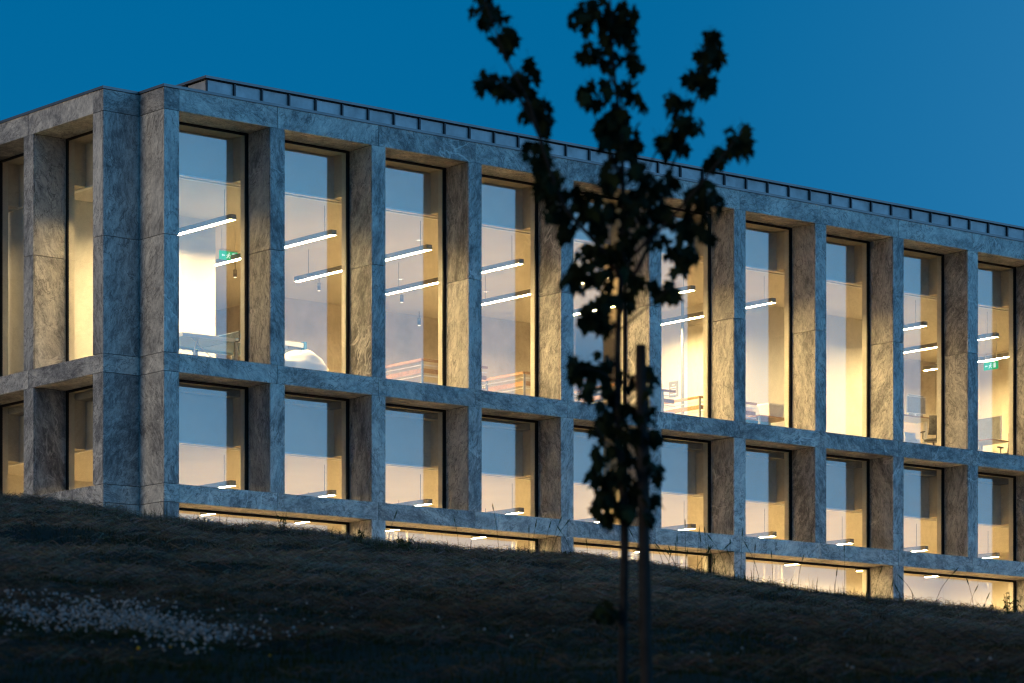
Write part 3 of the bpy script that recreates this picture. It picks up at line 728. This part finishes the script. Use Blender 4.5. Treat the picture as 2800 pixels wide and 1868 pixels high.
def leaf_mesh(i):
    h = [(.0, .0), (.16, -.07), (.40, .0), (.29, .14), (.36, .25), (.55, .50), (.36, .47), (.25, .53), (.19, .60), (.22, .76), (.09, .80), (0, 1.0)]
    out = h + [(-x, y) for x, y in reversed(h[1:-1])]
    cx_, cy_ = 0, .38
    r2 = random.Random(i); cu = r2.uniform(.15, .5); fo = r2.uniform(.1, .5)
    fz = lambda x, y: -cu*y*y - fo*abs(x)*.6 + .05*math.sin(5*x+i)
    v = [(x*r2.uniform(.9, 1.1), y, fz(x, y)) for x, y in out] + [(cx_, cy_, fz(0, cy_)+.02)]
    n = len(out); f = [(j, (j+1) % n, n) for j in range(n)]
    b = len(v); v += [(-.012, 0, 0), (.012, 0, 0), (.010, -.55, .16), (-.010, -.55, .16)]; f.append((b, b+3, b+2, b+1))
    me = bpy.data.meshes.new('leaf'); me.from_pydata(v, [], f); me.materials.append(M['leaf']); return me
LM = [leaf_mesh(i) for i in range(8)]
CL = [(1110,10,30,9),(1130,45,34,13),(1150,90,30,12),(1172,85,18,6),(1110,190,26,9),(1140,195,30,11),(1215,165,26,10),(1195,205,30,11),(1170,190,22,7),(1240,260,30,13),(1215,245,26,8),(1255,285,22,8),(1250,345,16,4),(1225,350,26,8),(1250,385,28,10),(1270,420,28,10),(1250,440,24,8),(1290,470,32,12),(1270,490,22,7),(1310,520,30,11),(1330,450,22,6),
 (1330,45,28,10),(1365,20,34,13),(1400,30,34,13),(1440,25,26,9),(1445,70,26,9),(1400,80,30,10),(1350,125,28,10),(1390,140,26,9),(1440,130,24,8),(1465,150,14,3),(1375,215,34,13),(1345,220,20,6),(1440,210,32,11),(1465,240,16,4),(1410,270,32,12),(1440,300,34,13),(1400,320,28,10),(1385,290,16,4),(1425,350,30,11),(1450,345,22,8),
 (1635,90,22,9),(1620,120,24,9),(1640,130,20,7),(1605,165,24,10),(1625,190,18,6),(1590,185,16,5),(1560,240,26,11),(1540,230,16,4),(1585,285,26,11),(1555,290,24,8),(1530,320,24,9),(1520,345,18,6),(1560,330,16,5),
 (1695,305,24,10),(1715,330,20,7),(1680,340,22,8),(1650,360,24,9),(1635,375,18,6),(1700,345,18,5),(1615,440,28,11),(1640,465,22,8),(1590,470,22,8),(1600,510,24,9),(1620,540,14,4),(1570,530,26,10),(1545,580,26,10),(1590,585,22,7),(1560,610,18,6),
 (1470,400,30,12),(1500,440,34,13),(1530,420,26,10),(1450,450,34,13),(1400,400,34,12),(1375,430,30,11),(1420,490,32,12),(1480,500,34,12),(1520,490,24,8),(1350,490,26,9),(1380,520,30,11),(1440,540,32,11),(1500,550,24,8),(1330,600,24,8),(1360,590,28,10),(1400,580,26,9),(1310,640,22,7),(1345,650,24,8),(1390,640,28,9),(1440,610,26,8),(1370,700,28,9),(1400,700,26,9),(1340,720,20,6),(1440,690,20,6),(1390,750,24,8),(1360,740,18,5),(1460,650,18,5),(1530,670,22,7),(1550,680,18,5),(1500,660,16,4),
 (1330,845,22,9),(1350,870,22,8),(1315,830,14,4),(1385,830,20,6),(1345,900,20,7),(1390,890,24,8),(1440,870,24,7),(1485,860,18,7),(1470,900,22,7),(1390,940,26,9),(1430,950,28,9),(1480,950,24,9),(1375,985,24,8),(1420,1010,28,10),(1465,1010,26,9),(1500,1000,18,7),(1380,1040,28,9),(1430,1070,30,10),(1480,1060,24,9),(1505,1080,18,6),(1370,1090,24,8),(1410,1110,28,9),(1460,1130,26,9),(1390,1150,26,9),(1430,1170,26,8),(1480,1170,24,8),(1500,1150,16,5),(1370,1165,16,5),(1390,1190,14,4),(1490,1195,14,4),(1385,1395,22,9),(1400,1410,16,5),(1375,1410,12,3)]
leaves = []
for (x, y, r, n) in CL:
    for k in range(max(3, int(round(n*1.5)))):
        a = random.random()*2*math.pi; q = r*.95*math.sqrt(random.random())
        D = TD+random.gauss(0, .10)
        p = rel(px(x+q*math.cos(a), y-6+q*math.sin(a), D))
        yaw = random.random()*2*math.pi; pitch = -random.uniform(.5, 1.45)
        rot = Euler((pitch, random.uniform(-.5, .5), yaw), 'XYZ'); sc = random.uniform(.040, .084)
        leaves.append((p, rot, sc, random.randrange(8)))
random.shuffle(leaves); leaves.sort(key=lambda l: -l[2])
for p, rot, sc, i in leaves[:300]:
    o = link('leaf', LM[i], tree, p, rot); o.scale = (sc, sc, sc)
jm = MB()
for p, rot, sc, i in leaves[300:]:
    R3 = rot.to_matrix(); b = len(jm.v)
    jm.v += [tuple(p+R3 @ (Vector(v.co)*sc)) for v in LM[i].vertices]; jm.f += [tuple(b+j for j in f.vertices) for f in LM[i].polygons]
jm.sm = [False]*len(jm.f)
tag(jm.build('leaves', 'leaf', tree), kind='stuff')
# stake
sx_ = (1481*1.19149-1400)/9189*TD; gz = ground_at(sx_, TD-.1)
top = Vector(px(1470, 792, TD-.08)); bot = Vector(px(1484, 1568, TD-.08)); d = (bot-top); bot = bot+d*((gz-.3-bot.z)/d.z)
st = empty('tree_stake', (bot.x, bot.y, gz)); tag(st, 'round dark timber stake standing beside the young maple trunk', 'stake')
o_ = Vector((bot.x, bot.y, gz))
m = MB(); n_ = 14; m.tube([(bot+(top-bot)*(i/n_))-o_+Vector((random.gauss(0, .0012), random.gauss(0, .0012), 0)) for i in range(n_+1)], [.031-.005*i/n_+random.gauss(0, .0008) for i in range(n_+1)], 12); m.build('post', 'stake', st)

# ================================================================ hill plants
def to_world(x, D, z): return np.stack([CAM[0]+RT[0]*x+FW[0]*D, CAM[1]+RT[1]*x+FW[1]*D, z], -1)
def blades(name, mat, x, D, z, h, w, lean, az, tint, lift=0.0, label=None, flat=False):
    n = len(x); base = to_world(x, D, z+lift); dirv = np.stack([np.cos(az), np.sin(az), np.zeros(n)], -1)
    side = np.stack([-np.sin(az+.6*rng.standard_normal(n)), np.cos(az), np.zeros(n)], -1)*(w/2)[:, None]
    up = np.array([0, 0, 1.0]); hh = h[:, None]; ll = lean[:, None]
    midp = base + up*hh*.58*np.sqrt(np.clip(1-ll*ll*.3, .05, 1)) + dirv*hh*ll*.28
    tip = base + up*hh*np.clip(1-ll*ll*.55, .04, 1) + dirv*hh*ll*.95
    if flat:   # cut strands lying in a loose tangle
        k1 = .10+.22*rng.random(n)[:, None]; k2 = -.05+.28*rng.random(n)[:, None]
        midp = base + up*hh*k1 + dirv*hh*.5; tip = base + up*hh*k2 + dirv*hh
        side = np.stack([np.zeros(n), np.zeros(n), np.ones(n)], -1)*(w/2)[:, None]*.7 + side*.5
    V = np.empty((n, 5, 3)); V[:, 0] = base-side; V[:, 1] = base+side; V[:, 2] = midp-side*.75; V[:, 3] = midp+side*.75; V[:, 4] = tip
    k = np.arange(n)[:, None, None]*5; T = np.array([[0, 1, 3], [0, 3, 2], [2, 3, 4]])[None]; F = (k+T).reshape(-1)
    me = bpy.data.meshes.new(name); me.vertices.add(n*5); me.vertices.foreach_set('co', V.reshape(-1).astype(np.float32))
    nt = n*3; me.loops.add(nt*3); me.loops.foreach_set('vertex_index', F.astype(np.int32)); me.polygons.add(nt)
    me.polygons.foreach_set('loop_start', (np.arange(nt)*3).astype(np.int32)); me.polygons.foreach_set('loop_total', np.full(nt, 3, np.int32))
    at = me.attributes.new('tint', 'FLOAT_COLOR', 'POINT'); c = np.ones((n, 5, 4), np.float32); c[:, :, :3] = tint[:, None, :]; at.data.foreach_set('color', c.reshape(-1))
    me.materials.append(M[mat]); me.update(); me.validate()
    return tag(link(name, me), label, None, None, 'stuff')
def scatter(n, d0, d1, power=1.0):
    # more blades per area close to the eye, fewer far off
    D = d0+(d1-d0)*rng.random(n)**power; x = (rng.random(n)*2-1)*.205*D; return x, D
def pn(x, D, s, seed): return np.array([noise.noise((a*s, b*s*.8, seed)) for a, b in zip(x, D)])
# green and straw blades
x, D = scatter(170000, 12.5, 42.5, .9)
z = hill(x, D); g = pn(x, D, .55, 9.0); dry = np.clip((D-21)/14+.9*g, 0, 1)  # straw thickens uphill; its paler tint also paints in the brighter upper slope
hgt = (.035+.035*rng.random(len(x)))*(1+.7*np.clip(pn(x, D, .9, 4), -.6, 1)); hgt *= np.where(rng.random(len(x)) < .04, 1.9, 1)
v_ = .65+.7*rng.random(len(x))
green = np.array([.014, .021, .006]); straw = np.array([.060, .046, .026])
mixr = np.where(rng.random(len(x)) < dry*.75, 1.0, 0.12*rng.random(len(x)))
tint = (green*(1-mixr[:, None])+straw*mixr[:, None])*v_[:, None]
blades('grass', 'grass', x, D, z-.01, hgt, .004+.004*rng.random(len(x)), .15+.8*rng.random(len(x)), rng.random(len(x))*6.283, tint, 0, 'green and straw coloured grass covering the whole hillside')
# cut hay lying in loose rows
x, D = scatter(330000, 16, 41.5, .85)
row = pn(x, D*1.9, .42, 21.0)+.35*pn(x, D, 1.7, 33.0)
keep = rng.random(len(x)) < np.clip(.25+1.6*row, .03, 1)*np.clip((D-17)/7, 0.0, 1)
x, D, row = x[keep], D[keep], row[keep]; n = len(x)
z = hill(x, D); v_ = (.3+1.2*rng.random(n))*np.clip((D-18)/12, .45, 1)  # strand contrast and darker near hay paint the light's variation into the tint
tint = np.array([.150, .122, .088])*v_[:, None]*(1+.12*rng.standard_normal((n, 3)))
blades('cut_hay', 'hay', x, D, z, .09+.15*rng.random(n), .004+.004*rng.random(n), 1.02+.32*rng.random(n), np.where(rng.random(n) < .5, -.685, 2.456)+.75*rng.standard_normal(n), np.clip(tint, .01, .4), .01+np.clip(row, 0, 1)*.14*rng.random(n), 'dry cut hay lying in loose rows over the hillside', True)
# longer tufts that break the line of the crest
n = 5200; D = rng.uniform(36.5, 41.0, n); x = (rng.random(n)*2-1)*.2*D
kp = pn(x, D, 1.3, 55.0) > rng.uniform(-.25, .35, n); x, D = x[kp], D[kp]; n = len(x)
blades('tall_grass', 'grass', x, D, hill(x, D), .05+.16*rng.random(n)**1.6, .005+.004*rng.random(n), .1+.6*rng.random(n), rng.random(n)*6.283, np.array([.035, .042, .014])*(.6+.8*rng.random(n))[:, None], 0, 'uneven taller grass tufts along the hill crest')
# clover heads
def heads(name, label, xs, Ds, r0, tint0, hmin, hmax):
    ico = [(0, 0, 1)]+[(.894*math.cos(i*1.2566), .894*math.sin(i*1.2566), .447) for i in range(5)]+[(.894*math.cos(i*1.2566+.628), .894*math.sin(i*1.2566+.628), -.447) for i in range(5)]+[(0, 0, -1)]
    If = [(0, 1+i, 1+(i+1) % 5) for i in range(5)]+[(1+i, 6+i, 1+(i+1) % 5) for i in range(5)]+[(1+(i+1) % 5, 6+i, 6+(i+1) % 5) for i in range(5)]+[(11, 6+(i+1) % 5, 6+i) for i in range(5)]
    ico = np.array(ico); zz = hill(xs, Ds); V = []; F = []; T = []
    for a, b, c in zip(xs, Ds, zz):
        p = np.array(C2W(a, b, c)); hh = random.uniform(hmin, hmax); off = np.array([random.gauss(0, .02), random.gauss(0, .02), hh]); k = len(V)
        r = r0*random.uniform(.75, 1.25); q = p+off+ico*r*(1+.25*rng.standard_normal((12, 1)))*np.array([1, 1, .85]); V += q.tolist(); F += [tuple(k+i for i in f) for f in If]
        br = random.uniform(.55, 1.1); T += [tuple(t*br for t in tint0)]*12
        k = len(V); s = .0012; V += [tuple(p+(-s, 0, 0)), tuple(p+(s, 0, 0)), tuple(p+off+(0, 0, -.5*r))]; F.append((k, k+1, k+2)); T += [(.02, .035, .012)]*3
    me = bpy.data.meshes.new(name); me.from_pydata(V, [], F); me.materials.append(M['flower'])
    at = me.attributes.new('tint', 'FLOAT_COLOR', 'POINT'); at.data.foreach_set('color', np.concatenate([np.array(T), np.ones((len(T), 1))], 1).astype(np.float32).reshape(-1)); me.update()
    tag(link(name, me), label, None, None, 'stuff')
def patch(n, cx, cd, sx, sd, tilt=0.0):
    a = rng.standard_normal(n)*sx; b = rng.standard_normal(n)*sd; return cx+a, cd+b+tilt*a
PX = []
for args in [(460, -3.0, 21.5, .42, .46), (520, -2.52, 20.9, .36, .40), (400, -2.10, 20.1, .24, .32), (140, -1.82, 19.3, .14, .24), (40, -1.62, 20.3, .14, .3), (10, -1.3, 19.8, .28, .6), (7, -1.2, 22.0, .35, .7), (8, .1, 20.6, .6, .6), (6, 1.4, 18.3, .4, .5), (5, 2.3, 18.6, .4, .5)]: PX.append(patch(*args))
heads('clover_flowers', 'patch of pale round clover flowers low on the dark slope', np.concatenate([p[0] for p in PX]), np.concatenate([p[1] for p in PX]), .0090, (.25, .25, .24), .06, .15)
yx, yd = patch(8, -2.1, 18.4, .5, .3)
heads('yellow_flowers', 'a few tiny yellow flowers below the clover patch', yx, yd, .008, (.30, .18, .015), .05, .1)
# tall grass stalks along the crest
def stalk(x, D, h, ln, az):
    zz = ground_at(x, D); p = C2W(x, D, zz); dx, dy = math.cos(az)*ln, math.sin(az)*ln
    m = MB(); pts = [(dx*t*t*h, dy*t*t*h, h*t*(1-.12*ln*t)) for t in (0, .3, .6, .85, 1.0)]
    m.tube(pts, [.0038, .0034, .003, .0025, .0017], 4); o = m.build('grass_stalk', 'weed', None, p)
    q = Vector(pts[-1]); dd = (Vector(pts[-1])-Vector(pts[-2])).normalized()
    s = MB(); s.tube([q-dd*.02, q+dd*.02, q+dd*.06, q+dd*.10], [.002, .007, .006, .001], 5); s.build('seed_head', 'weed', o)
    tag(o, 'thin tall grass stalk with seed head on the hill crest before lit windows', 'grass stalk', 'tall grass stalks along the hill crest')
random.seed(11)
for i in range(48):
    a = random.choice([random.uniform(.005, .03), random.uniform(.045, .066), random.uniform(.058, .15), random.uniform(.04, .075), random.uniform(-.04, .15)])
    D = random.uniform(36.5, 39.5); stalk(a*D, D, random.uniform(.22, .55), random.uniform(.05, .5), random.random()*6.28)
# leafy weeds
def weed(a, D, h, ns, spread, leaf, label):
    x = a*D; p = C2W(x, D, ground_at(x, D)-.02); t = empty('leafy_weed', p); tag(t, label, 'weed', 'leafy weeds on the hill crest')
    for i in range(ns):
        az = random.random()*6.28; s = random.uniform(.2, 1)*spread; hh = h*random.uniform(.6, 1)
        pts = [(math.cos(az)*s*q*hh, math.sin(az)*s*q*hh, hh*q) for q in (0, .35, .7, 1)]
        m = MB(); m.tube(pts, [.005, .004, .003, .002], 5); so_ = m.build('stem', 'weed', t)
        for k in range(random.randint(3, 6)):
            q = random.uniform(.35, 1.0); b = Vector((math.cos(az)*s*q*hh, math.sin(az)*s*q*hh, hh*q)); w = leaf*random.uniform(.6, 1.2)
            v = [(0, 0, 0), (w*.35, w*.35, .1*w), (0, w, -.25*w), (-w*.35, w*.35, .1*w)]
            e = Euler((random.uniform(-.6, .5), random.uniform(-.5, .5), random.random()*6.28)).to_matrix()
            me = bpy.data.meshes.new('leaf'); me.from_pydata([tuple(b+e @ Vector(c)) for c in v], [], [(0, 1, 2), (0, 2, 3)]); me.materials.append(M['weed']); link('leaf', me, so_)
weed((775-1400)/9189, 38.0, .34, 5, .35, .055, 'tall leafy weed on the crest before the first low window strip')
weed((560-1400)/9189, 38.6, .17, 4, .5, .045, 'small leafy sprig on the crest just right of the corner pillar')
weed((700-1400)/9189, 38.4, .17, 5, .6, .05, 'squat leafy weed on the crest left of the tall leafy weed')
weed((985-1400)/9189, 38.2, .22, 6, .5, .05, 'leafy weed on the crest against the reveal left of the third pillar')
weed((1105-1400)/9189, 38.0, .22, 9, .8, .05, 'bushy brown weed on the crest right of the third pillar')
weed((1560-1400)/9189, 37.8, .22, 7, .7, .06, 'broad leaved weed on the crest just left of the maple')
weed((2762-1400)/9189, 37.8, .36, 12, .6, .05, 'bushy dark weed at the far right end of the crest')
weed((2700-1400)/9189, 38.3, .16, 6, .8, .05, 'low leafy weed left of the bushy weed at the right end')
